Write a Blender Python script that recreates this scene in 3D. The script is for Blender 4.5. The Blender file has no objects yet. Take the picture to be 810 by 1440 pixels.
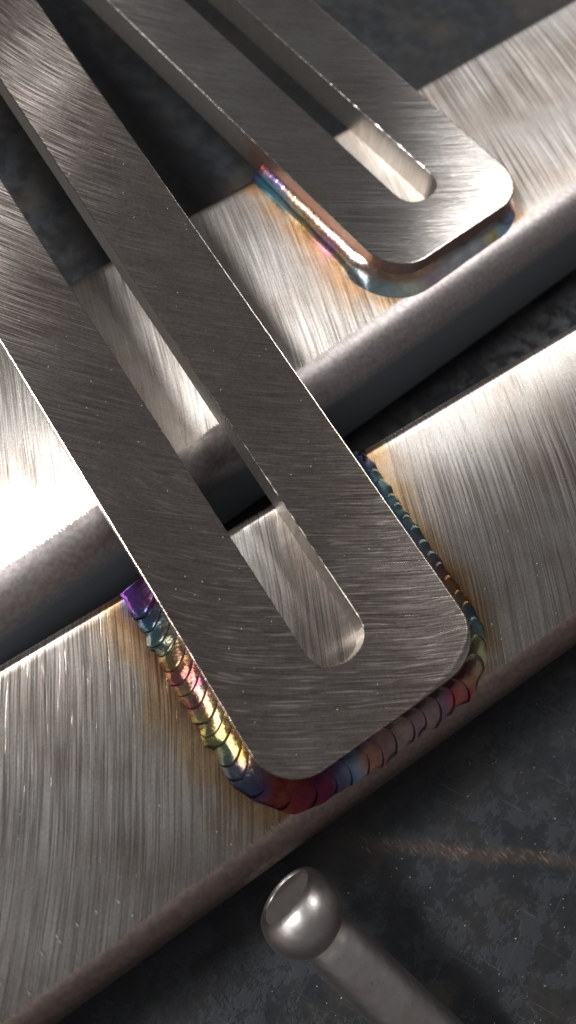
import bpy, math, random
from mathutils import Vector, Matrix, noise
random.seed(7)
S = bpy.context.scene
COL = S.collection
CM = 0.01

# ------------------------------------------------------------------ camera
# solved from the photograph's straight edges: lengths in centimetres in the near bracket's own frame
FPX = 1056.77
CAM = Vector((2.0, -2.5019, 11.2704))
TILT, AZ, ROLL = 0.3122, -0.8982, 0.3347
W1, P1X, PW, SW, T = 4.0, 4.2342, 3.69, 0.9385, 0.5934
E1, P2X, E2 = -3.6814, 10.963, 0.1658
ROT2 = Vector((-0.0939, 0.0345, 0.1086)); O2 = Vector((0, 1.3509, -0.5608))
H = 3.2                                              # tube height
Rcam = (Matrix.Rotation(AZ, 3, 'Z') @ Matrix.Rotation(TILT, 3, 'X') @ Matrix.Rotation(ROLL, 3, 'Z'))
R2 = Matrix.Rotation(ROT2.length, 3, ROT2.normalized())
R2i = R2.transposed()
def w1(q): return (R2i @ (Vector(q) - O2)) * CM       # near bracket frame (cm) -> world (m); world = the other bracket's level frame
cam = bpy.data.cameras.new('camera'); camo = bpy.data.objects.new('camera', cam); COL.objects.link(camo)
camo.matrix_world = Matrix.Translation(w1(CAM)) @ (R2i @ Rcam).to_4x4()
cam.sensor_fit = 'VERTICAL'; cam.sensor_height = 36; cam.lens = FPX / 1440 * 36
cam.clip_start = 0.005; cam.clip_end = 20
cam.dof.use_dof = True; cam.dof.focus_distance = 0.119; cam.dof.aperture_fstop = 15
S.camera = camo
CW, RW = w1(CAM), R2i @ Rcam
def ray(px, py): return RW @ Vector(((px - 405) / FPX, (720 - py) / FPX, -1))

# ------------------------------------------------------------------ light
wld = bpy.data.worlds.new('World'); S.world = wld; wld.use_nodes = True
bg = wld.node_tree.nodes['Background']; bg.inputs[0].default_value = (0.96, 0.975, 1.03, 1); bg.inputs[1].default_value = 0.18
def area(name, d, dist, sx, sy, power, col, aim=Vector((0.05, 0.0, 0.0))):
    l = bpy.data.lights.new(name, 'AREA'); l.shape = 'RECTANGLE'; l.size = sx; l.size_y = sy; l.energy = power; l.color = col
    o = bpy.data.objects.new(name, l); COL.objects.link(o)
    v = Vector(d).normalized(); o.location = aim + v * dist
    o.rotation_euler = v.to_track_quat('Z', 'Y').to_euler()
    return o
area('ceiling_lamp', (-0.46, 0.37, 0.81), 1.6, 0.40, 0.24, 42, (0.97, 0.985, 1.0))
area('workshop_window', (0.60, 0.115, 0.76), 1.7, 0.46, 0.26, 10.5, (0.97, 0.99, 1.0))
area('weld_gloss_fill', (-0.86, 0.02, 0.42), 1.3, 0.5, 0.30, 2.8, (0.97, 0.99, 1.0))  # added fill, low on the left, to raise a gloss along the weld bead
S.view_settings.view_transform = 'Standard'; S.view_settings.look = 'None'
S.view_settings.exposure = 0.0; S.view_settings.gamma = 1
S.cycles.use_denoising = True
S.cycles.sample_clamp_indirect = 4

# ------------------------------------------------------------------ helpers
def mesh_obj(name, verts, faces, mat, parent=None, smooth=True, attrs=None):
    me = bpy.data.meshes.new(name)
    me.from_pydata([tuple(v) for v in verts], [], faces); me.update()
    if smooth: me.polygons.foreach_set('use_smooth', [True] * len(me.polygons))
    for an, (typ, data) in (attrs or {}).items():
        a = me.attributes.new(an, typ, 'POINT')
        a.data.foreach_set('value' if typ == 'FLOAT' else 'color', data)
    o = bpy.data.objects.new(name, me); COL.objects.link(o)
    if mat: me.materials.append(mat)
    if parent: o.parent = parent
    return o
def tag(o, **k):
    for a, b in k.items(): o[a] = b
    return o
class NT:
    def __init__(s, name):
        s.m = bpy.data.materials.new(name); s.m.use_nodes = True; s.t = s.m.node_tree; s.t.nodes.clear()
        s.out = s.n('ShaderNodeOutputMaterial'); s.b = s.n('ShaderNodeBsdfPrincipled'); s.l(s.b.outputs[0], s.out.inputs[0])
    def n(s, typ, **k):
        x = s.t.nodes.new(typ)
        for a, b in k.items(): setattr(x, a, b)
        return x
    def l(s, a, b): s.t.links.new(a, b)
    def put(s, sock, v):
        if hasattr(v, 'is_output'): s.l(v, sock)
        else: sock.default_value = v
    def math(s, op, a, b=0.0, c=None, clamp=False):
        x = s.n('ShaderNodeMath', operation=op, use_clamp=clamp); s.put(x.inputs[0], a); s.put(x.inputs[1], b)
        if c is not None: s.put(x.inputs[2], c)
        return x.outputs[0]
    def vmath(s, op, a, b=None):
        x = s.n('ShaderNodeVectorMath', operation=op); s.put(x.inputs[0], a)
        if b is not None: s.put(x.inputs[1], b)
        return x.outputs['Value'] if op == 'LENGTH' else x.outputs[0]
    def xyz(s, v): x = s.n('ShaderNodeSeparateXYZ'); s.l(v, x.inputs[0]); return x.outputs
    def comb(s, a, b, c): x = s.n('ShaderNodeCombineXYZ'); [s.put(x.inputs[i], v) for i, v in enumerate((a, b, c))]; return x.outputs[0]
    def noise(s, vec, scale=1.0, detail=2.0, rough=0.5, dim='3D'):
        x = s.n('ShaderNodeTexNoise', noise_dimensions=dim); s.l(vec, x.inputs['Vector'])
        x.inputs['Scale'].default_value = scale; x.inputs['Detail'].default_value = detail; x.inputs['Roughness'].default_value = rough
        return x.outputs[0]
    def rng(s, v, a, b, c=0.0, d=1.0, smooth=True):
        x = s.n('ShaderNodeMapRange', interpolation_type='SMOOTHSTEP' if smooth else 'LINEAR')
        s.put(x.inputs[0], v)
        for i, k in enumerate((a, b, c, d)): s.put(x.inputs[i + 1], k)
        return x.outputs[0]
    def mix(s, f, a, b, blend='MIX'):
        x = s.n('ShaderNodeMix', data_type='RGBA', blend_type=blend); s.put(x.inputs[0], f); s.put(x.inputs[6], a); s.put(x.inputs[7], b)
        return x.outputs[2]
    def fmix(s, f, a, b):
        x = s.n('ShaderNodeMix', data_type='FLOAT'); s.put(x.inputs[0], f); s.put(x.inputs[2], a); s.put(x.inputs[3], b)
        return x.outputs[0]
    def bump(s, h, dist, strength=1.0, nrm=None):
        x = s.n('ShaderNodeBump'); s.put(x.inputs['Height'], h); x.inputs['Distance'].default_value = dist; s.put(x.inputs['Strength'], strength)
        if nrm is not None: s.l(nrm, x.inputs['Normal'])
        return x.outputs[0]
    def attr(s, name, out='Fac'): x = s.n('ShaderNodeAttribute', attribute_name=name); return x.outputs[out]
    def coords(s): return s.n('ShaderNodeTexCoord').outputs['Object']
    def geo(s): return s.n('ShaderNodeNewGeometry')
    def set(s, **k):
        names = dict(col='Base Color', metal='Metallic', rough='Roughness', aniso='Anisotropic', tan='Tangent', nrm='Normal', spec='Specular IOR Level', arot='Anisotropic Rotation')
        for a, b in k.items(): s.put(s.b.inputs[names[a]], b)

def rgb(r, g, b): return (r, g, b, 1)

def scratch_fields(N, P, cx, cy, R0, seed=0.0, wob=0.0006):
    """curved grinding marks: concentric arcs about (cx, cy) metres; returns fine, coarse, tangent direction (world)"""
    x = N.xyz(P)
    wv = N.vmath('SCALE', N.vmath('SUBTRACT', N.n_noise_col(P, 45.0), (0.5, 0.5, 0.5))); wv.node.inputs['Scale'].default_value = wob * 2
    x = N.xyz(N.vmath('ADD', P, wv))
    dx = N.math('SUBTRACT', x[0], cx); dy = N.math('SUBTRACT', x[1], cy)
    r = N.math('SQRT', N.math('ADD', N.math('MULTIPLY', dx, dx), N.math('MULTIPLY', dy, dy)))
    th = N.math('MULTIPLY', N.math('ARCTAN2', dy, dx), R0)
    return r, th, dx, dy
def n_noise_col(s, vec, scale):
    x = s.n('ShaderNodeTexNoise'); s.l(vec, x.inputs['Vector']); x.inputs['Scale'].default_value = scale; x.inputs['Detail'].default_value = 1
    return x.outputs[1]
NT.n_noise_col = n_noise_col

def streaks(N, r, th, fr, ft, seed, detail=2.0, rough=0.6):
    return N.noise(N.comb(N.math('MULTIPLY', r, fr), N.math('MULTIPLY', th, ft), seed), 1.0, detail, rough)

def ground_steel(name, cx, cy, R0, base, brown, front=None, back=None, fr=3600.0, ft=60.0, bump=0.000010, rough=0.285, aniso=0.90,
                 edgecol=rgb(0.19, 0.142, 0.125), heatw=1.0, tangential=False, seed=0.0, con=1.0, wall=None, sweep=None):
    N = NT(name); P = N.coords()
    r, th, dx, dy = scratch_fields(N, P, cx, cy, R0)
    f1 = streaks(N, r, th, fr, ft, seed, 2.0)
    f2 = streaks(N, r, th, fr * 0.34, ft * 1.6, seed + 5.1, 2.0)
    f3 = streaks(N, r, th, fr * 2.4, ft * 2.2, seed + 9.7, 1.0)
    groove = N.rng(f2, 0.60, 0.66)                                   # sparse deeper scratches
    patch = N.noise(P, 60.0, 3.0, 0.6)
    h = N.math('ADD', N.math('MULTIPLY', f1, 0.9), N.math('MULTIPLY', f3, 0.35))
    h = N.math('SUBTRACT', h, N.math('MULTIPLY', groove, 0.7))
    big = N.noise(P, 220.0, 3.0, 0.6)
    h = N.math('ADD', h, N.math('MULTIPLY', big, 0.25))
    # temper colours from welding heat
    heat = N.xyz(N.attr('scorch', 'Vector'))[0]; hn = N.math('MULTIPLY', heat, N.rng(N.noise(P, 150.0, 4.0, 0.65), 0.25, 0.7, 0.55, 1.25))
    col = N.mix(N.rng(patch, 0.3, 0.7), base, brown)
    tone = N.math('ADD', N.rng(f1, 0.36, 0.64, 1.0 - 0.20 * con, 1.0 + 0.06 * con), N.rng(f3, 0.35, 0.65, -0.08 * con, 0.10 * con))
    col = N.mix(1.0, col, N.comb(tone, tone, tone), 'MULTIPLY')
    pit = N.noise(P, 2600.0, 2.0, 0.6); pv = N.rng(pit, 0.3, 0.7, 0.86, 1.10); col = N.mix(1.0, col, N.comb(pv, pv, pv), 'MULTIPLY')
    col = N.mix(N.math('MULTIPLY', groove, 0.35 * con), col, rgb(0.11, 0.095, 0.085))
    hair = N.rng(streaks(N, r, th, fr * 0.8, ft * 0.7, seed + 20.0, 1.0), 0.70, 0.74)     # thin bright scratches
    col = N.mix(N.math('MULTIPLY', hair, 0.38), col, rgb(0.75, 0.70, 0.64))
    tintc = N.mix(N.rng(hn, 0.10, 0.50), rgb(1, 1, 1), rgb(0.92, 0.70, 0.47))
    tintc = N.mix(N.rng(hn, 0.45, 0.80), tintc, rgb(0.66, 0.42, 0.27))
    tintc = N.mix(N.rng(hn, 0.80, 1.0), tintc, rgb(0.36, 0.36, 0.46))
    c2 = N.mix(1.0, col, tintc, 'MULTIPLY')
    col = N.mix(heatw, col, c2)
    if sweep is not None:                                            # coarser grinder pass sweeping round the end of the slot
        sr, sth, _a, _b = scratch_fields(N, P, sweep[0], sweep[1], 0.09, wob=0.0012)
        s1 = streaks(N, sr, sth, 2500.0, 110.0, 31.0, 2.0); s2 = streaks(N, sr, sth, 1700.0, 170.0, 37.0, 1.0)
        my = N.rng(N.math('ADD', N.xyz(P)[1], N.math('MULTIPLY', N.math('SUBTRACT', patch, 0.5), 0.05)), -0.012, 0.022, 1.0, 0.12)
        col = N.mix(N.math('MULTIPLY', N.math('MULTIPLY', N.rng(s1, 0.56, 0.66), my), 0.8), col, rgb(0.66, 0.58, 0.51))
        col = N.mix(N.math('MULTIPLY', N.math('MULTIPLY', N.rng(s2, 0.60, 0.68), my), 0.40), col, rgb(0.14, 0.11, 0.095))
        h = N.math('ADD', h, N.math('MULTIPLY', N.math('MULTIPLY', s1, my), 1.2)); 
        nb = N.bump(h, bump)
    rg = N.rng(f1, 0.2, 0.8, rough - 0.07, rough + 0.10)
    if sweep is None: nb = N.bump(h, bump)
    met = 1.0
    an = aniso
    if wall is not None:                                             # cut edges of the plate: plain, smoother
        zz = N.xyz(P)[2]; wm = N.rng(zz, T * CM - 0.00030, T * CM - 0.00004)
        cut = N.noise(N.comb(N.math('MULTIPLY', zz, 300.0), N.math('MULTIPLY', N.xyz(P)[0], 2500.0), N.math('MULTIPLY', N.xyz(P)[1], 2500.0)), 1.0, 2.0)
        wc = N.mix(N.math('MULTIPLY', N.rng(hn, 0.2, 0.7), 0.8), N.mix(N.rng(cut, 0.35, 0.65, 0.0, 0.4), wall, rgb(wall[0] * .6, wall[1] * .57, wall[2] * .55)), rgb(0.30, 0.17, 0.13))
        col = N.mix(wm, wc, col); rg = N.fmix(wm, 0.44, rg); an = N.math('MULTIPLY', wm, aniso)
    if front is not None:                                            # unground mill finish beyond the ragged end of the grinding
        x = N.xyz(P)
        jag = N.noise(N.comb(N.math('MULTIPLY', N.math('ADD', x[0], N.math('MULTIPLY', x[1], 0.25)), 3000.0), N.math('MULTIPLY', x[1], 200.0), 3.0), 1.0, 2.0, 0.6)
        wav = N.noise(N.comb(N.math('MULTIPLY', x[0], 55.0), 0.0, 7.0), 1.0, 2.0)
        off = N.math('ADD', N.math('MULTIPLY', N.math('SUBTRACT', jag, 0.5), 0.0024), N.math('MULTIPLY', N.math('SUBTRACT', wav, 0.5), 0.0018))
        yy = N.math('ADD', x[1], off)
        m = N.rng(yy, front - 0.0001, front + 0.0003)
        m = N.math('MULTIPLY', m, N.rng(yy, back - 0.0004, back + 0.0004, 1.0, 0.0))
        m = N.math('MULTIPLY', m, N.rng(x[2], -0.0032, -0.0024))
        grain = N.noise(P, 1100.0, 3.0, 0.6)
        ec = N.mix(N.rng(grain, 0.3, 0.7), edgecol, rgb(edgecol[0] * 0.75, edgecol[1] * 0.7, edgecol[2] * 0.7))
        sd = N.rng(x[2], -0.0030, -0.0090)
        ec = N.mix(sd, ec, N.mix(grain, rgb(0.21, 0.22, 0.235), rgb(0.255, 0.263, 0.275)))    # side walls keep their dark mill scale
        met = N.math('SUBTRACT', 1.0, N.math('MULTIPLY', sd, 0.55))
        col = N.mix(m, ec, col); rg = N.fmix(m, 0.42, rg)
        nb2 = N.bump(grain, 0.00002)
        vm = N.n('ShaderNodeMix', data_type='VECTOR'); N.put(vm.inputs[0], m); N.l(nb2, vm.inputs[4]); N.l(nb, vm.inputs[5]); nb = vm.outputs[1]
        an = N.math('MULTIPLY', m, aniso)
    tv = N.comb(dx, dy, 0.0) if tangential else N.comb(1.0, 0.0, 0.0)                                         # across the scratches: the highlight spreads this way
    vt = N.n('ShaderNodeVectorTransform', vector_type='VECTOR', convert_from='OBJECT', convert_to='WORLD'); N.l(tv, vt.inputs[0])
    N.set(col=col, metal=met, rough=rg, aniso=an, nrm=nb); N.l(vt.outputs[0], N.b.inputs['Tangent'])
    N.b.inputs['Anisotropic Rotation'].default_value = 0.0
    return N.m

# ------------------------------------------------------------------ materials
STEEL = rgb(0.42, 0.388, 0.356); STEELB = rgb(0.31, 0.262, 0.226)
R_ = 0.45
M_tube1 = ground_steel('ground_tube_steel', P1X * CM - 0.20, 0.075, 0.2, STEEL, STEELB, front=-W1 * CM, back=0.02, seed=1.0, fr=4300, ft=50, con=0.9)
M_tube2 = ground_steel('ground_tube_steel_rear', -0.26, 0.16, 0.3, STEEL, STEELB, front=0.0, back=0.06, seed=4.0, fr=4300, ft=50, con=0.95, rough=0.33, aniso=0.93, edgecol=rgb(0.40, 0.36, 0.345))
M_plate1 = ground_steel('ground_plate_steel', 0.131, 0.123, 0.18, rgb(0.37, 0.32, 0.285), rgb(0.32, 0.265, 0.23), seed=2.0, sweep=(0.085, 0.048), fr=4600, ft=55, bump=0.000010, con=0.7, wall=rgb(0.38, 0.35, 0.32), heatw=0.5, rough=0.20, aniso=0.9, tangential=True)
M_plate2 = ground_steel('ground_plate_steel_rear', 0.215, 0.17, 0.2, rgb(0.40, 0.37, 0.345), rgb(0.33, 0.295, 0.265), seed=6.0, sweep=(0.165, 0.09), fr=4600, ft=55, bump=0.000010, con=0.7, wall=rgb(0.38, 0.35, 0.32), heatw=0.5, rough=0.20, aniso=0.9, tangential=True)

def weld_material(name, sat, hue, bmp, rlo, rhi, val):
    N = NT(name); P = N.coords()
    c = N.attr('tint', 'Color')
    n1 = N.noise(P, 420.0, 3.0, 0.6); n2 = N.noise(P, 1900.0, 2.0, 0.5)
    hs = N.n('ShaderNodeHueSaturation'); N.l(c, hs.inputs['Color']); N.put(hs.inputs['Hue'], N.rng(n1, 0.25, 0.75, 0.5 - hue, 0.5 + hue)); hs.inputs['Saturation'].default_value = sat
    N.put(hs.inputs['Value'], N.rng(n1, 0.2, 0.8, 0.75 * val, 1.2 * val))
    N.set(col=hs.outputs[0], metal=1.0, rough=N.rng(n2, 0.3, 0.7, rlo, rhi), nrm=N.bump(N.math('ADD', N.math('MULTIPLY', n1, 1.0), N.math('MULTIPLY', n2, 0.25)), bmp))
    return N.m
M_weld = weld_material('tempered_weld_metal', 1.05, 0.025, 0.00006, 0.10, 0.17, 0.68)
M_weld2 = weld_material('smooth_weld_metal', 1.1, 0.01, 0.00003, 0.12, 0.18, 0.9)

def table_material():
    N = NT('dark_mill_scale_steel'); P = N.coords(); x = N.xyz(P)
    warp = N.vmath('ADD', P, N.vmath('SCALE', N.n_noise_col(P, 90.0))); 
    for l in list(N.t.links):
        pass
    a = N.noise(P, 55.0, 5.0, 0.62); b = N.noise(P, 210.0, 6.0, 0.68); c = N.noise(P, 900.0, 3.0, 0.6); d = N.noise(N.vmath('ADD', P, (3.1, 1.7, 0)), 32.0, 4.0, 0.6)
    flake = N.rng(b, 0.50, 0.56)
    col = N.mix(N.rng(a, 0.36, 0.64), rgb(0.0085, 0.0095, 0.0115), rgb(0.0135, 0.0130, 0.0124))
    sa = N.noise(N.comb(N.math('MULTIPLY', N.math('ADD', x[0], N.math('MULTIPLY', x[1], 0.4)), 2200.0), N.math('MULTIPLY', x[1], 90.0), 2.0), 1.0, 2.0, 0.6)
    sb_ = N.noise(N.comb(N.math('MULTIPLY', x[0], 70.0), N.math('MULTIPLY', N.math('SUBTRACT', x[1], N.math('MULTIPLY', x[0], 0.3)), 2600.0), 6.0), 1.0, 2.0, 0.6)
    scr = N.math('ADD', N.rng(sa, 0.66, 0.72), N.rng(sb_, 0.68, 0.74), clamp=True)
    col = N.mix(N.math('MULTIPLY', flake, 0.45), col, rgb(0.021, 0.0235, 0.027))
    col = N.mix(N.math('MULTIPLY', scr, 0.5), col, rgb(0.055, 0.055, 0.055))
    col = N.mix(N.rng(b, 0.40, 0.33), col, rgb(0.008, 0.009, 0.011))
    col = N.mix(N.math('MULTIPLY', N.rng(d, 0.5, 0.62), 0.6), col, rgb(0.034, 0.027, 0.021))
    # rusty scuffed streak
    p0 = STREAK[0]; p1 = STREAK[1]; dv = (p1 - p0).normalized()
    sx = N.math('ADD', N.math('MULTIPLY', N.math('SUBTRACT', x[0], p0.x), dv.x), N.math('MULTIPLY', N.math('SUBTRACT', x[1], p0.y), dv.y))
    sy = N.math('ADD', N.math('MULTIPLY', N.math('SUBTRACT', x[0], p0.x), -dv.y), N.math('MULTIPLY', N.math('SUBTRACT', x[1], p0.y), dv.x))
    band = N.math('ABSOLUTE', N.math('ADD', sy, N.math('MULTIPLY', N.math('SUBTRACT', a, 0.5), 0.004)))
    sc = N.noise(N.comb(N.math('MULTIPLY', N.math('ADD', sx, sy), 2600.0), N.math('MULTIPLY', N.math('SUBTRACT', sx, sy), 260.0), 0.0), 1.0, 2.0, 0.6)
    bm = N.math('MULTIPLY', N.math('MULTIPLY', N.rng(band, 0.0, 0.0022, 1.0, 0.0), N.rng(d, 0.35, 0.6, 0.35, 0.9)), N.rng(sx, -0.012, 0.004))
    col = N.mix(N.math('MULTIPLY', bm, 0.7), col, rgb(0.045, 0.030, 0.022))
    col = N.mix(N.math('MULTIPLY', bm, N.rng(sc, 0.56, 0.68)), col, rgb(0.17, 0.115, 0.085))
    rg = N.rng(b, 0.35, 0.65, 0.40, 0.62)
    h = N.math('ADD', N.math('MULTIPLY', b, 1.0), N.math('ADD', N.math('MULTIPLY', c, 0.25), N.math('MULTIPLY', flake, 0.35)))
    N.set(col=col, metal=0.0, rough=rg, spec=0.22, nrm=N.bump(h, 0.00016))
    return N.m
def on_plane(px, py, z):
    d = ray(px, py); t = (z - CW.z) / d.z; return CW + d * t
ZT = -H * CM
STREAK = (on_plane(545, 1190, ZT), on_plane(800, 1212, ZT))
M_table = table_material()

def rod_material():
    N = NT('worn_dull_steel'); P = N.coords()
    a = N.noise(P, 170.0, 3.0, 0.55); b = N.noise(P, 1500.0, 3.0, 0.6); dent = N.noise(P, 420.0, 1.0, 0.4)
    x = N.xyz(P); turn = N.noise(N.comb(N.math('MULTIPLY', x[2], 3200.0), N.math('MULTIPLY', x[0], 60.0), N.math('MULTIPLY', x[1], 60.0)), 1.0, 2.0, 0.6)
    col = N.mix(N.rng(a, 0.35, 0.65), rgb(0.40, 0.37, 0.345), rgb(0.27, 0.225, 0.21))
    col = N.mix(N.math('MULTIPLY', N.rng(b, 0.62, 0.72), 0.4), col, rgb(0.07, 0.055, 0.05))
    N.set(col=col, metal=1.0, rough=N.rng(a, 0.3, 0.7, 0.34, 0.46), nrm=N.bump(N.math('ADD', N.math('ADD', dent, N.math('MULTIPLY', b, 0.10)), N.math('MULTIPLY', turn, 0.05)), 0.00012))
    return N.m
M_rod = rod_material()
def plain(name, col, rough, metal=0.0):
    N = NT(name); P = N.coords(); a = N.noise(P, 800.0, 3.0, 0.6)
    N.set(col=N.mix(a, col, rgb(col[0] * .6, col[1] * .6, col[2] * .6)), rough=rough, metal=metal); return N.m
M_bore = plain('rusty_bore', rgb(0.52, 0.44, 0.40), 0.36, 0.9)
M_dust = plain('pale_grit', rgb(0.75, 0.72, 0.66), 0.5)
M_burr = plain('bright_burr', rgb(0.85, 0.82, 0.76), 0.25, 1.0)

# ------------------------------------------------------------------ setting: the steel table
def box(x0, x1, y0, y1, z0, z1):
    v = [(x0, y0, z0), (x1, y0, z0), (x1, y1, z0), (x0, y1, z0), (x0, y0, z1), (x1, y0, z1), (x1, y1, z1), (x0, y1, z1)]
    return v, [(3, 2, 1, 0), (4, 5, 6, 7), (0, 1, 5, 4), (1, 2, 6, 5), (2, 3, 7, 6), (3, 0, 4, 7)]
v, f = box(-0.6, 0.8, -0.5, 0.9, ZT - 0.02, ZT)
tag(mesh_obj('steel_table', v, f, M_table, smooth=False), kind='structure', label='dark blotchy mill-scale steel table top under the brackets')

# ------------------------------------------------------------------ brackets
def sdf_plate(x, y, x0, yend, rc):
    """signed distance to the plate outline: |x-x0|<PW/2, y>yend, front corners rounded"""
    qx = abs(x - x0) - (PW / 2 - rc); qy = (yend + rc) - y
    return math.hypot(max(qx, 0), max(qy, 0)) + min(max(qx, qy), 0) - rc

def make_tube(parent, mat, yF, yB, r, x0, rc, yend, xa, xb, crown=0.016, rb=0.15, hs=1.0):
    prof = []
    nT = 46
    for i in range(nT + 1):
        t = 2 * i / nT - 1; prof.append((yF + (yB - yF) * i / nT, -crown * max(0.0, -t) ** 4))
    def arc(cy, cz, a0, a1, n=10, r=r, crown=0.0):
        for i in range(1, n + 1):
            a = math.radians(a0 + (a1 - a0) * i / n); prof.append((cy + r * math.cos(a), cz + r * math.sin(a) - crown * max(0, math.sin(a))))
    arc(yB, -rb, 90, 0, 8, rb); prof.append((yB + rb, -H + rb)); arc(yB, -H + rb, 0, -90, 6, rb); prof.append((yF, -H)); arc(yF, -H + r, -90, -180, 6)
    prof.append((yF - r, -r)); arc(yF, -r, 180, 90, 12, r, crown); prof.pop()
    xs = []; x = xa
    while x < xb:
        xs.append(x); x += 0.1 if x0 - 7.5 < x < x0 + 8 else 1.0
    xs.append(xb)
    n = len(prof); verts = []; heat = []; faces = []
    for x in xs:
        for (y, z) in prof:
            verts.append((x * CM, y * CM, z * CM))
            d = abs(sdf_plate(x, y, x0, yend, rc)) - 0.35
            side = 1.25 if x < x0 else 0.85
            nz = 0.5 + 0.5 * noise.noise(Vector((x * 1.3, y * 1.3, 3.0)))
            hh = math.exp(-max(d, 0) / (0.45 * side * (0.7 + 0.6 * nz))) * 0.9
            back = max(0.0, 1 - abs(y - yB) / 0.5)
            hh = hh * (0.72 + 0.35 * nz) + 0.25 * back * math.exp(-max(d, 0) / 0.5)
            if z < -r * 0.6: hh *= 0.3
            heat.append(min(hh * hs * (1.0 if x < x0 else 0.82), 1.0))
    for i in range(len(xs) - 1):
        for j in range(n):
            k = (j + 1) % n; a = i * n
            faces.append((a + j, a + n + j, a + n + k, a + k))
    # open ends: wall thickness and the inside of the tube
    wt = 0.25; cy = (yF + yB - r + rb) / 2; cz = -H / 2
    hy = (yB - yF + r + rb) / 2; hz = H / 2
    def inner(y, z): return (cy + (y - cy) * (hy - wt) / hy, cz + (z - cz) * (hz - wt) / hz)
    for (xe, base, flip) in ((xs[0], 0, True), (xs[-1], (len(xs) - 1) * n, False)):
        st = len(verts)
        for (y, z) in prof:
            yi, zi = inner(y, z); verts.append((xe * CM, yi * CM, zi * CM)); heat.append(0)
        for j in range(n):
            k = (j + 1) % n; q = (base + j, base + k, st + k, st + j)
            faces.append(q if not flip else q[::-1])
        if flip: s0 = st
        else:
            for j in range(n):
                k = (j + 1) % n; faces.append((s0 + j, s0 + k, st + k, st + j))
    return mesh_obj('square_tube', verts, faces, mat, parent, attrs={'scorch': ('FLOAT_COLOR', [q for h_ in heat for q in (h_, h_, h_, 1.0)])})

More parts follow.
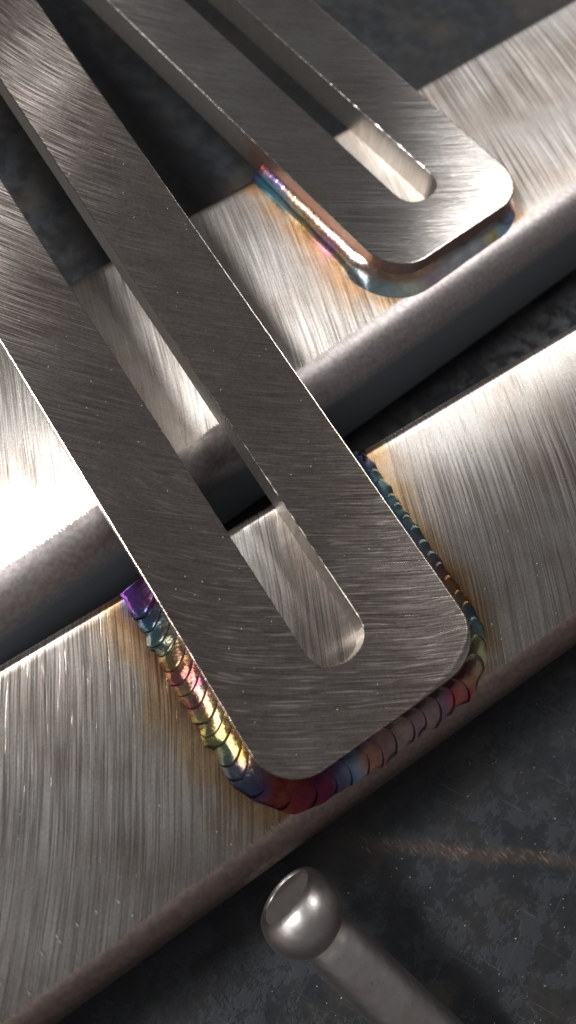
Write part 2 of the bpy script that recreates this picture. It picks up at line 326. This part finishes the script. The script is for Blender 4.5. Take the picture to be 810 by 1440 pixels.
def make_plate(parent, mat, x0, yend, yback, slot_end, rc, seed, bevel=0.0):
    hw, hs = PW / 2, SW / 2
    zt = T
    def steps(a, b):                                   # stations along the plate, fine near the end in view
        out = []; y = a
        while y > b:
            out.append(y); y -= 0.05 if y < yend + 16 else 0.6
        return out
    yb_s = yback - 1.6
    outer = [(x0 - hw, y) for y in steps(yback - rc, yend + rc)]
    inner = None
    nL = len(outer); nA = 26; nF = 46
    for i in range(nA):
        a = math.pi + (math.pi / 2) * i / nA; outer.append((x0 - hw + rc + rc * math.cos(a), yend + rc + rc * math.sin(a)))
    for i in range(nF): outer.append((x0 - hw + rc + (PW - 2 * rc) * i / nF, yend))
    for i in range(nA):
        a = -math.pi / 2 + (math.pi / 2) * i / nA; outer.append((x0 + hw - rc + rc * math.cos(a), yend + rc + rc * math.sin(a)))
    right = [(x0 + hw, y) for y in steps(yback - rc, yend + rc)][::-1]
    outer += right
    for i in range(5): outer.append((x0 + hw - 0.2 - (PW - 0.4) * i / 4, yback))
    # inner loop with the same number of stations
    rs = hs * 0.98
    sL = [(x0 - hs, slot_end + rs + (yb_s - slot_end - rs) * (y - (yend + rc)) / (yback - rc - yend - rc)) for (_, y) in outer[:nL]]
    nE = 2 * nA + nF
    sE = []
    for i in range(nE):
        a = math.pi + math.pi * i / nE
        ca, sa = math.cos(a), math.sin(a)
        e = 0.86                                        # slightly squared milled end
        sE.append((x0 + hs * math.copysign(abs(ca) ** e, ca), slot_end + rs + rs * math.copysign(abs(sa) ** e, sa)))
    sR = [(x0 + hs, y) for (_, y) in sL][::-1]
    sB = [(x0 + hs * 0.9 - SW * 0.9 * i / 4, yb_s + 0.3) for i in range(5)]
    inner = sL + sE + sR + sB
    n = len(outer); assert len(inner) == n
    def nrm(loop, i):
        a, b = loop[i - 1], loop[(i + 1) % n]; tx, ty = b[0] - a[0], b[1] - a[1]; l = math.hypot(tx, ty) or 1
        return (ty / l, -tx / l)
    def jag(p, k, amp):
        return amp * (noise.noise(Vector((p[0] * 9 + seed, p[1] * 9, k))) + 0.8 * noise.noise(Vector((p[0] * 31, p[1] * 31 + seed, k))))
    rings = []; heat = []
    def ring(loop, off, z, amp=0.0, zamp=0.0, k=0):
        out = []
        for i, p in enumerate(loop):
            nx, ny = nrm(loop, i); g = cham(p) if loop is outer else 1.0; o = off * g + (jag(p, k, amp) if amp else 0)
            out.append((p[0] + nx * o, p[1] + ny * o, zt - (zt - z) * (g if 0 < z < zt else 1.0) + (jag(p, k + 3, zamp) if zamp else 0)))
        rings.append(out)
    c = 0.018
    def cham(p):                                        # a ground bevel along the right front corner
        g = math.exp(-((p[0] - (x0 + hw - 0.35)) / 0.75) ** 2) * math.exp(-((p[1] - yend) / 0.40) ** 2)
        return 1.0 + bevel * g
    # outward normal of outer loop (travelled left-down, front, right-up) is to the right-hand side of travel
    sgn = 1 if nrm(outer, 10)[0] < 0 else -1
    ring(outer, sgn * 0.0, 0.0)
    ring(outer, sgn * 0.0, zt - c * 1.3, 0.004)
    ring(outer, -sgn * c * 0.35, zt - c * 0.35, 0.004, 0.0015)
    ring(outer, -sgn * c * 1.2, zt, 0.008)
    ring(outer, -sgn * c * 1.9, zt)
    for f_ in (0.3, 0.6):
        rings.append([(o[0] + (i[0] - o[0]) * f_, o[1] + (i[1] - o[1]) * f_, zt) for o, i in zip(outer, inner)])
    ring(inner, sgn * c * 1.6, zt)
    ring(inner, sgn * c * 0.8, zt, 0.007)
    ring(inner, sgn * c * 0.1, zt - c * 0.6, 0.005, 0.0015)
    ring(inner, 0.0, zt - c * 1.4, 0.004)
    ring(inner, 0.0, 0.0)
    verts = []
    for rg_ in rings:
        for p in rg_:
            verts.append((p[0] * CM, p[1] * CM, p[2] * CM))
            d = -sdf_plate(p[0], p[1], x0, yend, rc)
            hgt = 1.0 if p[1] < yend + 4.2 else math.exp(-(p[1] - yend - 4.2) / 0.4)
            heat.append(hgt * (0.75 * math.exp(-max(d, 0) / 0.10) * (1 if p[2] < zt - 0.012 else 0.45)))
    faces = []
    m = len(rings)
    for a in range(m):
        b = (a + 1) % m
        for j in range(n):
            k = (j + 1) % n; faces.append((a * n + j, a * n + k, b * n + k, b * n + j))
    o = mesh_obj('slotted_plate', verts, faces, mat, parent, attrs={'scorch': ('FLOAT_COLOR', [q for h_ in heat for q in (h_, h_, h_, 1.0)])})
    bm_fix(o)
    return o
import bmesh
def bm_fix(o, sharp=35):
    bm = bmesh.new(); bm.from_mesh(o.data); bmesh.ops.recalc_face_normals(bm, faces=bm.faces)
    for e in bm.edges:
        if len(e.link_faces) == 2 and e.calc_face_angle(0) > math.radians(sharp): e.smooth = False
    bm.to_mesh(o.data); bm.free()

def lerp_stops(stops, s):
    if s <= stops[0][0]: return stops[0][1]
    for (a, ca), (b, cb) in zip(stops, stops[1:]):
        if s <= b:
            t = (s - a) / (b - a); return tuple(x + (y - x) * t for x, y in zip(ca, cb))
    return stops[-1][1]

def weld_path(x0, yend, rc, ystart):
    hw = PW / 2; Ls = ystart - (yend + rc); La = rc * math.pi / 2; Lf = PW - 2 * rc
    tot = 2 * Ls + 2 * La + Lf
    def at(s):
        if s < Ls: return (x0 - hw, ystart - s), (-1, 0)
        s -= Ls
        if s < La:
            a = math.pi + s / rc; return (x0 - hw + rc + rc * math.cos(a), yend + rc + rc * math.sin(a)), (math.cos(a), math.sin(a))
        s -= La
        if s < Lf: return (x0 - hw + rc + s, yend), (0, -1)
        s -= Lf
        if s < La:
            a = 1.5 * math.pi + s / rc; return (x0 + hw - rc + rc * math.cos(a), yend + rc + rc * math.sin(a)), (math.cos(a), math.sin(a))
        s -= La
        return (x0 + hw, yend + rc + s), (1, 0)
    return at, tot

def make_weld(parent, x0, yend, rc, ystart, bounds, legs, lo, hi, lip, bul, cresc, zdrop=None, rt=0.45, seed=0, mat=None, seg=1.0):
    at, tot = weld_path(x0, yend, rc, ystart)
    def bead(s, v, lift):
        s_ = min(max(s, 0.0), tot); p, nn = at(s_); l, h = lerp_stops(legs, s_)
        wob = 1 + (0.10 if seg > 0.5 else 0.03) * noise.noise(Vector((s * 2.3, v * 0.5, seed))) + (0.05 if seg > 0.5 else 0.0) * noise.noise(Vector((s * 7, 1, seed)))
        a = v * math.pi / 2; bulge = lerp_stops(bul, s_)[0]
        toe = 1 + (0.14 * noise.noise(Vector((s * 5, 4, seed))) * (1 - v) ** 2 if seg > 0.5 else 0)
        out = l * wob * toe * ((1 - bulge) * (1 - v) + bulge * math.cos(a)) + lift * math.cos(a)
        z = h * ((1 - bulge) * v + bulge * math.sin(a)) + lift * math.sin(a)
        x, y = p[0] + nn[0] * out, p[1] + nn[1] * out
        # follow the tube's rounded front corner
        yF = zdrop
        if y < yF: z -= rt - math.sqrt(max(rt * rt - (yF - y) ** 2, 0)) if y > yF - rt else rt
        if s < 0 or s > tot: z -= 0.4 * min(abs(s if s < 0 else s - tot), 0.4)
        return (x * CM, y * CM, (z - 0.004) * CM)
    # base fillet under the ripples
    verts, tint, faces = [], [], []
    ns = int(tot / 0.05); nv = 9
    for i in range(ns + 1):
        s = tot * i / ns
        for j in range(nv):
            v = j / (nv - 1); verts.append(bead(s, v, -0.012 + (0.012 if v > 0.98 else 0)))
            cl, ch = lerp_stops(lo, s), lerp_stops(hi, s); tint += [*(ch if v > 0.6 else cl), 1]
    for i in range(ns):
        for j in range(nv - 1): a = i * nv + j; faces.append((a, a + nv, a + nv + 1, a + 1))
    base = mesh_obj('weld_bead', verts, faces, mat, parent, attrs={'tint': ('FLOAT_COLOR', tint)})
    rnd = random.Random(seed)
    for (sa, sb) in zip(bounds, bounds[1:]):
        p = sb - sa; nu, nv = 9, 13; verts, tint, faces = [], [], []
        lp = lip * (1.45 if seg > 0.5 and 4.3 < sa < 7.2 else 1.0) * (0.75 + 0.5 * rnd.random()) * min(1.0, p / 0.25 + 0.2); jit = rnd.uniform(-0.3, 0.3); cc = cresc * (0.8 + 0.4 * rnd.random())
        dcol = [1 + seg * rnd.uniform(-0.09, 0.09) for _ in range(3)]
        for i in range(nu + 1):
            u = i / nu
            for j in range(nv):
                v = j / (nv - 1)
                edge = cc * (1 - (2 * (v - 0.42)) ** 2) + 0.05 * jit * (v - 0.5)
                s = sa - 0.35 * p + (1.35 * p) * min(u * nu / (nu - 1), 1.0) + edge * (0.3 + 0.7 * u)
                win = min(1.0, math.sin(math.pi * min(max(v, 0.0), 1.0)) * 2.2 + 0.12) * (1 - 0.75 * max(0, (v - 0.6) / 0.4))
                prof = (-0.25 + 1.25 * u ** 0.8) if seg > 0.5 else 0.2 * u
                lift = lp * prof * win
                if i == nu: lift = -0.007 * seg if seg > 0.5 else 0.0                    # the lip folds down behind the crescent edge
                verts.append(bead(s, v, lift))
                t = min(max((v - 0.45) / 0.3, 0), 1); cl, ch = lerp_stops(lo, s), lerp_stops(hi, s)
                dk = 1 - seg * (0.10 if i == nu else (0.0 if u < 0.8 else 0.1))
                tint += [min(1, (a + (b - a) * t) * d_ * dk) for a, b, d_ in zip(cl, ch, dcol)] + [1]
        for i in range(nu):
            for j in range(nv - 1): a = i * nv + j; faces.append((a, a + nv, a + nv + 1, a + 1))
        o = mesh_obj('weld_ripple', verts, faces, mat, base, attrs={'tint': ('FLOAT_COLOR', tint)})
    return base

def bracket(loc_mat, label):
    e = bpy.data.objects.new('welded_bracket', None); COL.objects.link(e); e.matrix_world = loc_mat; e.empty_display_size = 0.02
    return tag(e, label=label, category='bracket')

# -- the bracket whose plate passes over the other one's tube
B1 = bracket(Matrix.Translation(w1((0, 0, 0))) @ R2i.to_4x4(), 'ground steel bracket with scaly rainbow weld ripples, its plate passing over the other bracket')
RC1 = 0.72
make_tube(B1, M_tube1, -W1, -0.12, R_, P1X, RC1, E1, P1X - 30, P1X + 32)
make_plate(B1, M_plate1, P1X, E1, 30.0, -2.64, RC1, 1.0, 5.0)
def run(a, b, n, rnd, jit=0.18):
    p = (b - a) / n; return [a + p * (i + (rnd.uniform(-jit, jit) if 0 < i < n else 0)) for i in range(n)]
rd = random.Random(3)
bounds1 = run(0.0, 0.42, 1, rd) + run(0.42, 3.0, 12, rd) + [3.0] + run(3.25, 4.1, 3, rd) + run(4.1, 7.0, 11, rd) + run(7.0, 7.9, 4, rd) + run(7.9, 10.62, 12, rd) + [10.62]
lo1 = [(0, (.42, .14, .75)), (.3, (.30, .12, .55)), (.48, (.10, .20, .42)), (.8, (.16, .36, .50)), (1.05, (.30, .36, .32)), (1.25, (.55, .45, .22)), (1.55, (.50, .18, .22)),
       (1.75, (.58, .40, .2)), (1.95, (.42, .13, .2)), (2.15, (.55, .45, .2)), (2.5, (.46, .42, .2)), (2.8, (.30, .36, .30)), (3.05, (.15, .20, .30)), (3.35, (.14, .10, .28)), (3.5, (.34, .07, .05)),
       (3.75, (.30, .03, .07)), (4.1, (.16, .02, .09)), (4.3, (.10, .16, .24)), (4.55, (.24, .30, .36)), (4.75, (.45, .20, .12)), (5.1, (.26, .17, .17)), (5.7, (.30, .2, .22)), (6.15, (.24, .17, .22)), (6.35, (.5, .1, .12)),
       (6.6, (.35, .18, .12)), (6.85, (.45, .42, .26)), (7.05, (.55, .5, .3)), (7.2, (.35, .65, .75)), (7.4, (.12, .25, .55)), (7.55, (.5, .33, .14)), (7.8, (.5, .26, .12)), (8.05, (.45, .2, .12)), (8.3, (.14, .2, .42)),
       (8.7, (.18, .42, .55)), (9.2, (.14, .35, .48)), (9.7, (.22, .5, .6)), (10.2, (.12, .22, .45)), (10.62, (.10, .10, .22))]
hi1 = [(0, (.22, .08, .2)), (.4, (.25, .10, .22)), (.6, (.15, .2, .26)), (.9, (.35, .33, .26)), (1.2, (.6, .42, .25)), (1.5, (.62, .28, .2)), (1.75, (.55, .2, .25)), (2.0, (.62, .45, .25)), (2.5, (.62, .42, .2)), (2.9, (.62, .33, .13)),
       (3.2, (.2, .16, .22)), (3.5, (.3, .06, .05)), (4.0, (.12, .03, .06)), (4.5, (.1, .12, .16)), (5, (.3, .18, .14)), (6.2, (.22, .15, .17)), (6.6, (.35, .14, .12)), (7.0, (.3, .32, .22)), (7.4, (.25, .28, .3)), (7.8, (.35, .2, .12)), (8.3, (.35, .2, .22)), (9.5, (.12, .3, .42)), (10.62, (.1, .1, .2))]
BRZ = (.40, .31, .19)
lo1 = [(a, tuple(c_ * .82 + b_ * .18 for c_, b_ in zip(c, BRZ))) if .6 < a < 3.2 or a > 7.5 else (a, tuple(c_ * .9 + b_ * .1 for c_, b_ in zip(c, BRZ))) for a, c in lo1]
lo1 = [(a, tuple(min(1, c_ * (1.55 if 4.5 < a < 7.1 else 1.0)) for c_ in c)) for a, c in lo1]  # front run's colours brightened in place of light that misses it
legs1 = [(0, (.40, .30)), (1.5, (.43, .34)), (3.0, (.43, .32)), (3.6, (.44, .28)), (4.4, (.46, .30)), (6.5, (.46, .36)), (7.3, (.40, .34)), (8, (.40, .34)), (10.62, (.42, .34))]
make_weld(B1, P1X, E1, RC1, 0.0, bounds1, legs1, lo1, hi1, 0.021, [(0, (.22,)), (3.2, (.25,)), (3.7, (-.1,)), (4.4, (-.3,)), (6.9, (-.3,)), (7.6, (.2,)), (11, (.25,))], 0.13, zdrop=-W1, seed=2, mat=M_weld)

# -- the lower bracket
B2 = bracket(Matrix.Identity(4), 'lower ground steel bracket with a smooth shiny weld, lying under the other plate')
RC2 = 0.80
make_tube(B2, M_tube2, 0.0, 3.90, 0.72, P2X, RC2, E2, P2X - 34, P2X + 30, hs=0.62)
make_plate(B2, M_plate2, P2X, E2, 34.0, 1.22, RC2, 5.0)
rd = random.Random(9)
bounds2 = run(0.0, 10.4, 58, rd, 0.1) + [10.4]
lo2 = [(0, (.2, .12, .3)), (.25, (.25, .6, .85)), (.8, (.45, .75, .9)), (1.2, (.75, .72, .6)), (1.6, (.85, .65, .35)), (2.0, (.8, .5, .5)), (2.3, (.75, .4, .65)), (2.6, (.8, .6, .4)), (3.0, (.25, .28, .3)), (3.6, (.4, .5, .5)), (4.1, (.8, .8, .65)),
       (4.4, (.6, .45, .5)), (5.0, (.6, .6, .6)), (5.8, (.6, .6, .62)), (6.2, (.75, .6, .3)), (6.4, (.45, .65, .75)), (6.8, (.4, .5, .7)), (7.1, (.7, .35, .45)), (7.5, (.8, .7, .4)), (8.0, (.25, .4, .45)), (9, (.2, .35, .4)), (10.4, (.4, .25, .15))]
hi2 = [(0, (.3, .1, .05)), (.5, (.2, .15, .3)), (1.0, (.4, .26, .18)), (2.2, (.45, .25, .2)), (3.0, (.28, .2, .18)), (3.6, (.3, .2, .14)), (4.2, (.4, .28, .2)), (5, (.2, .19, .2)), (6.4, (.18, .18, .18)), (7, (.3, .15, .2)), (7.5, (.5, .45, .2)), (8.5, (.2, .3, .3)), (10.4, (.3, .2, .1))]
lo2 = [(a, tuple(min(1, c_ * (1.25 if 2.9 < a < 8 else 1.0)) for c_ in c)) for a, c in lo2]; hi2 = [(a, tuple(min(1, c_ * (1.5 if 2.9 < a < 8 else 1.0)) for c_ in c)) for a, c in hi2]  # front run and corners lightened: some of their gloss is put into the colour
legs2 = [(0, (.26, .30)), (3, (.30, .34)), (6, (.24, .26)), (7.5, (.22, .28)), (10.4, (.22, .28))]
make_weld(B2, P2X, E2, RC2, 4.0, bounds2, legs2, lo2, hi2, 0.0003, [(0, (.55,)), (2.8, (.5,)), (3.6, (-.15,)), (6.8, (-.15,)), (7.5, (.3,)), (11, (.4,))], 0.02, zdrop=0.0, rt=0.72, seed=6, mat=M_weld2, seg=0.02)

# ------------------------------------------------------------------ ball-ended rod leaning on the front tube
d = ray(424, 1283); zc = -0.010
ctr = CW + d * ((zc - CW.z) / d.z)
depth = -(RW.transposed() @ (ctr - CW)).z
rb = 60 / FPX * depth
vd = d.normalized(); e1_ = RW @ Vector((0.72, -0.694, 0)); e1_ = (e1_ - vd * e1_.dot(vd)).normalized()
ax = (e1_ * math.cos(math.radians(25)) + vd * math.sin(math.radians(25))).normalized()      # from the ball down the rod
rodE = bpy.data.objects.new('ball_ended_rod', None); COL.objects.link(rodE); rodE.empty_display_size = 0.01
rodE.matrix_world = Matrix.Translation(ctr) @ ax.to_track_quat('Z', 'Y').to_matrix().to_4x4()
tag(rodE, label='dull worn steel rod with a hollow ball end leaning against the tube', category='rod')
def lathe(name, prof, mat, parent, n=56, wob=0.0):
    verts, faces = [], []
    for i, (r, z) in enumerate(prof):
        for k in range(n):
            a = 2 * math.pi * k / n; w = 1 + wob * noise.noise(Vector((math.cos(a) * 1.7, math.sin(a) * 1.7, z * 300)))
            verts.append((r * w * math.cos(a), r * w * math.sin(a), z))
    for i in range(len(prof) - 1):
        for k in range(n): q = (k + 1) % n; faces.append((i * n + k, i * n + q, (i + 1) * n + q, (i + 1) * n + k))
    faces.append(tuple(range(n))[::-1]); faces.append(tuple(range((len(prof) - 1) * n, len(prof) * n)))
    o = mesh_obj(name, verts, faces, mat, parent); bm_fix(o, 50); return o
a0 = math.radians(125); ball = []
for i in range(30):
    a = a0 - (a0 - math.radians(30)) * i / 29
    ball.append((rb * math.sin(a), rb * math.cos(a)))
# sphere runs from the rim (towards -z) to the neck (+z)
ball = [(rb * math.sin(a), -rb * 0.93 * math.cos(a)) for a in [math.radians(54 + (150 - 53) * i / 30) for i in range(31)]]
rim_r, rim_z = ball[0]
lip_prof = [(rim_r - 0.0008, rim_z + 0.0045), (rim_r - 0.0008, rim_z + 0.0006), (rim_r - 0.00066, rim_z + 0.00012), (rim_r - 0.0004, rim_z - 0.00012), (rim_r - 0.0002, rim_z)]
ballo = lathe('ball_end', lip_prof + ball[1:], M_rod, rodE, wob=0.012)
bore = lathe('bore', [(0.0002, rim_z + 0.0010), (rim_r * 0.4, rim_z + 0.00095), (rim_r * 0.7, rim_z + 0.0007), (rim_r - 0.00078, rim_z + 0.0003)], M_bore, ballo)
px_r = 41 / FPX * depth
Lr = 0.05
zend = ctr.z + ax.z * Lr
prof = [(px_r * 0.93, rb * 0.72), (px_r * 0.97, rb * 0.9), (px_r, rb * 1.05)] + [(px_r * (1 + 0.16 * t), rb * 1.05 + (Lr - rb * 1.05) * t) for t in [i / 12 for i in range(1, 13)]]
lathe('shaft', prof, M_rod, rodE, wob=0.01)
print('rod end z', zend, 'table', ZT, 'px_r', px_r, 'rb', rb, 'ax', ax[:], 'ctr', ctr[:])

# ------------------------------------------------------------------ small things: burrs and grit
def sliver(parent, x, y, z, L, w, ang):
    c, s = math.cos(ang), math.sin(ang); pts = []
    for (u, v_, h) in ((-L / 2, 0, 0), (0, -w / 2, 0), (L / 2, 0, 0), (0, w / 2, 0), (0, 0, w * 0.5)):
        pts.append(((x + u * c - v_ * s) * CM, (y + u * s + v_ * c) * CM, (z + h) * CM))
    mesh_obj('raised_burr', pts, [(0, 1, 4), (1, 2, 4), (2, 3, 4), (3, 0, 4)], M_burr, parent, smooth=False)
def pix1(px, py, z=0.0):
    dd = Rcam @ Vector(((px - 405) / FPX, (720 - py) / FPX, -1)); t = (z - CAM.z) / dd.z; return CAM + dd * t
for (px, py) in ((110, 1302), (82, 1319), (60, 1342), (137, 1284), (168, 1270), (42, 1398), (2, 1384)):
    q = pix1(px, py); q2 = pix1(px + 8, py + 10); sliver(B1, q.x, q.y, 0.0, 0.13, 0.026, math.atan2(q2.y - q.y, q2.x - q.x))
def grit(name, label, spots, size):
    verts, faces = [], []
    for p in spots:
        s = size * random.uniform(0.5, 1.5); b = len(verts)
        for k in range(6):
            dv = Vector([(1, 0, 0), (-1, 0, 0), (0, 1, 0), (0, -1, 0), (0, 0, 1), (0, 0, -1)][k]) * s * random.uniform(0.5, 1.3)
            verts.append(p + dv + Vector((0, 0, s * 0.4)))
        faces += [tuple(b + i for i in t) for t in ((0, 2, 4), (2, 1, 4), (1, 3, 4), (3, 0, 4), (2, 0, 5), (1, 2, 5), (3, 1, 5), (0, 3, 5))]
    tag(mesh_obj(name, verts, faces, M_dust, smooth=False), kind='stuff', label=label, category='grit')
spots = []
for _ in range(150):
    x, y = P1X + random.uniform(-1.8, 1.8), random.uniform(E1 + .2, 9)
    if abs(x - P1X) < SW / 2 + 0.05 and y > -2.75: continue
    if sdf_plate(x, y, P1X, E1, RC1) > -0.08: continue
    spots.append(w1((x, y, T)))
for _ in range(160):
    x, y = random.uniform(-4, 12), random.uniform(-3.9, -0.5)
    if sdf_plate(x, y, P1X, E1, RC1) < 0.5: continue
    spots.append(w1((x, y, 0)))
for _ in range(150):
    px, py = random.uniform(380, 810), random.uniform(980, 1440); p = on_plane(px, py, ZT)
    if p.y < -0.068: spots.append(p)
grit('grinding_grit', 'pale specks of grinding grit on the metal', spots, 0.00007)
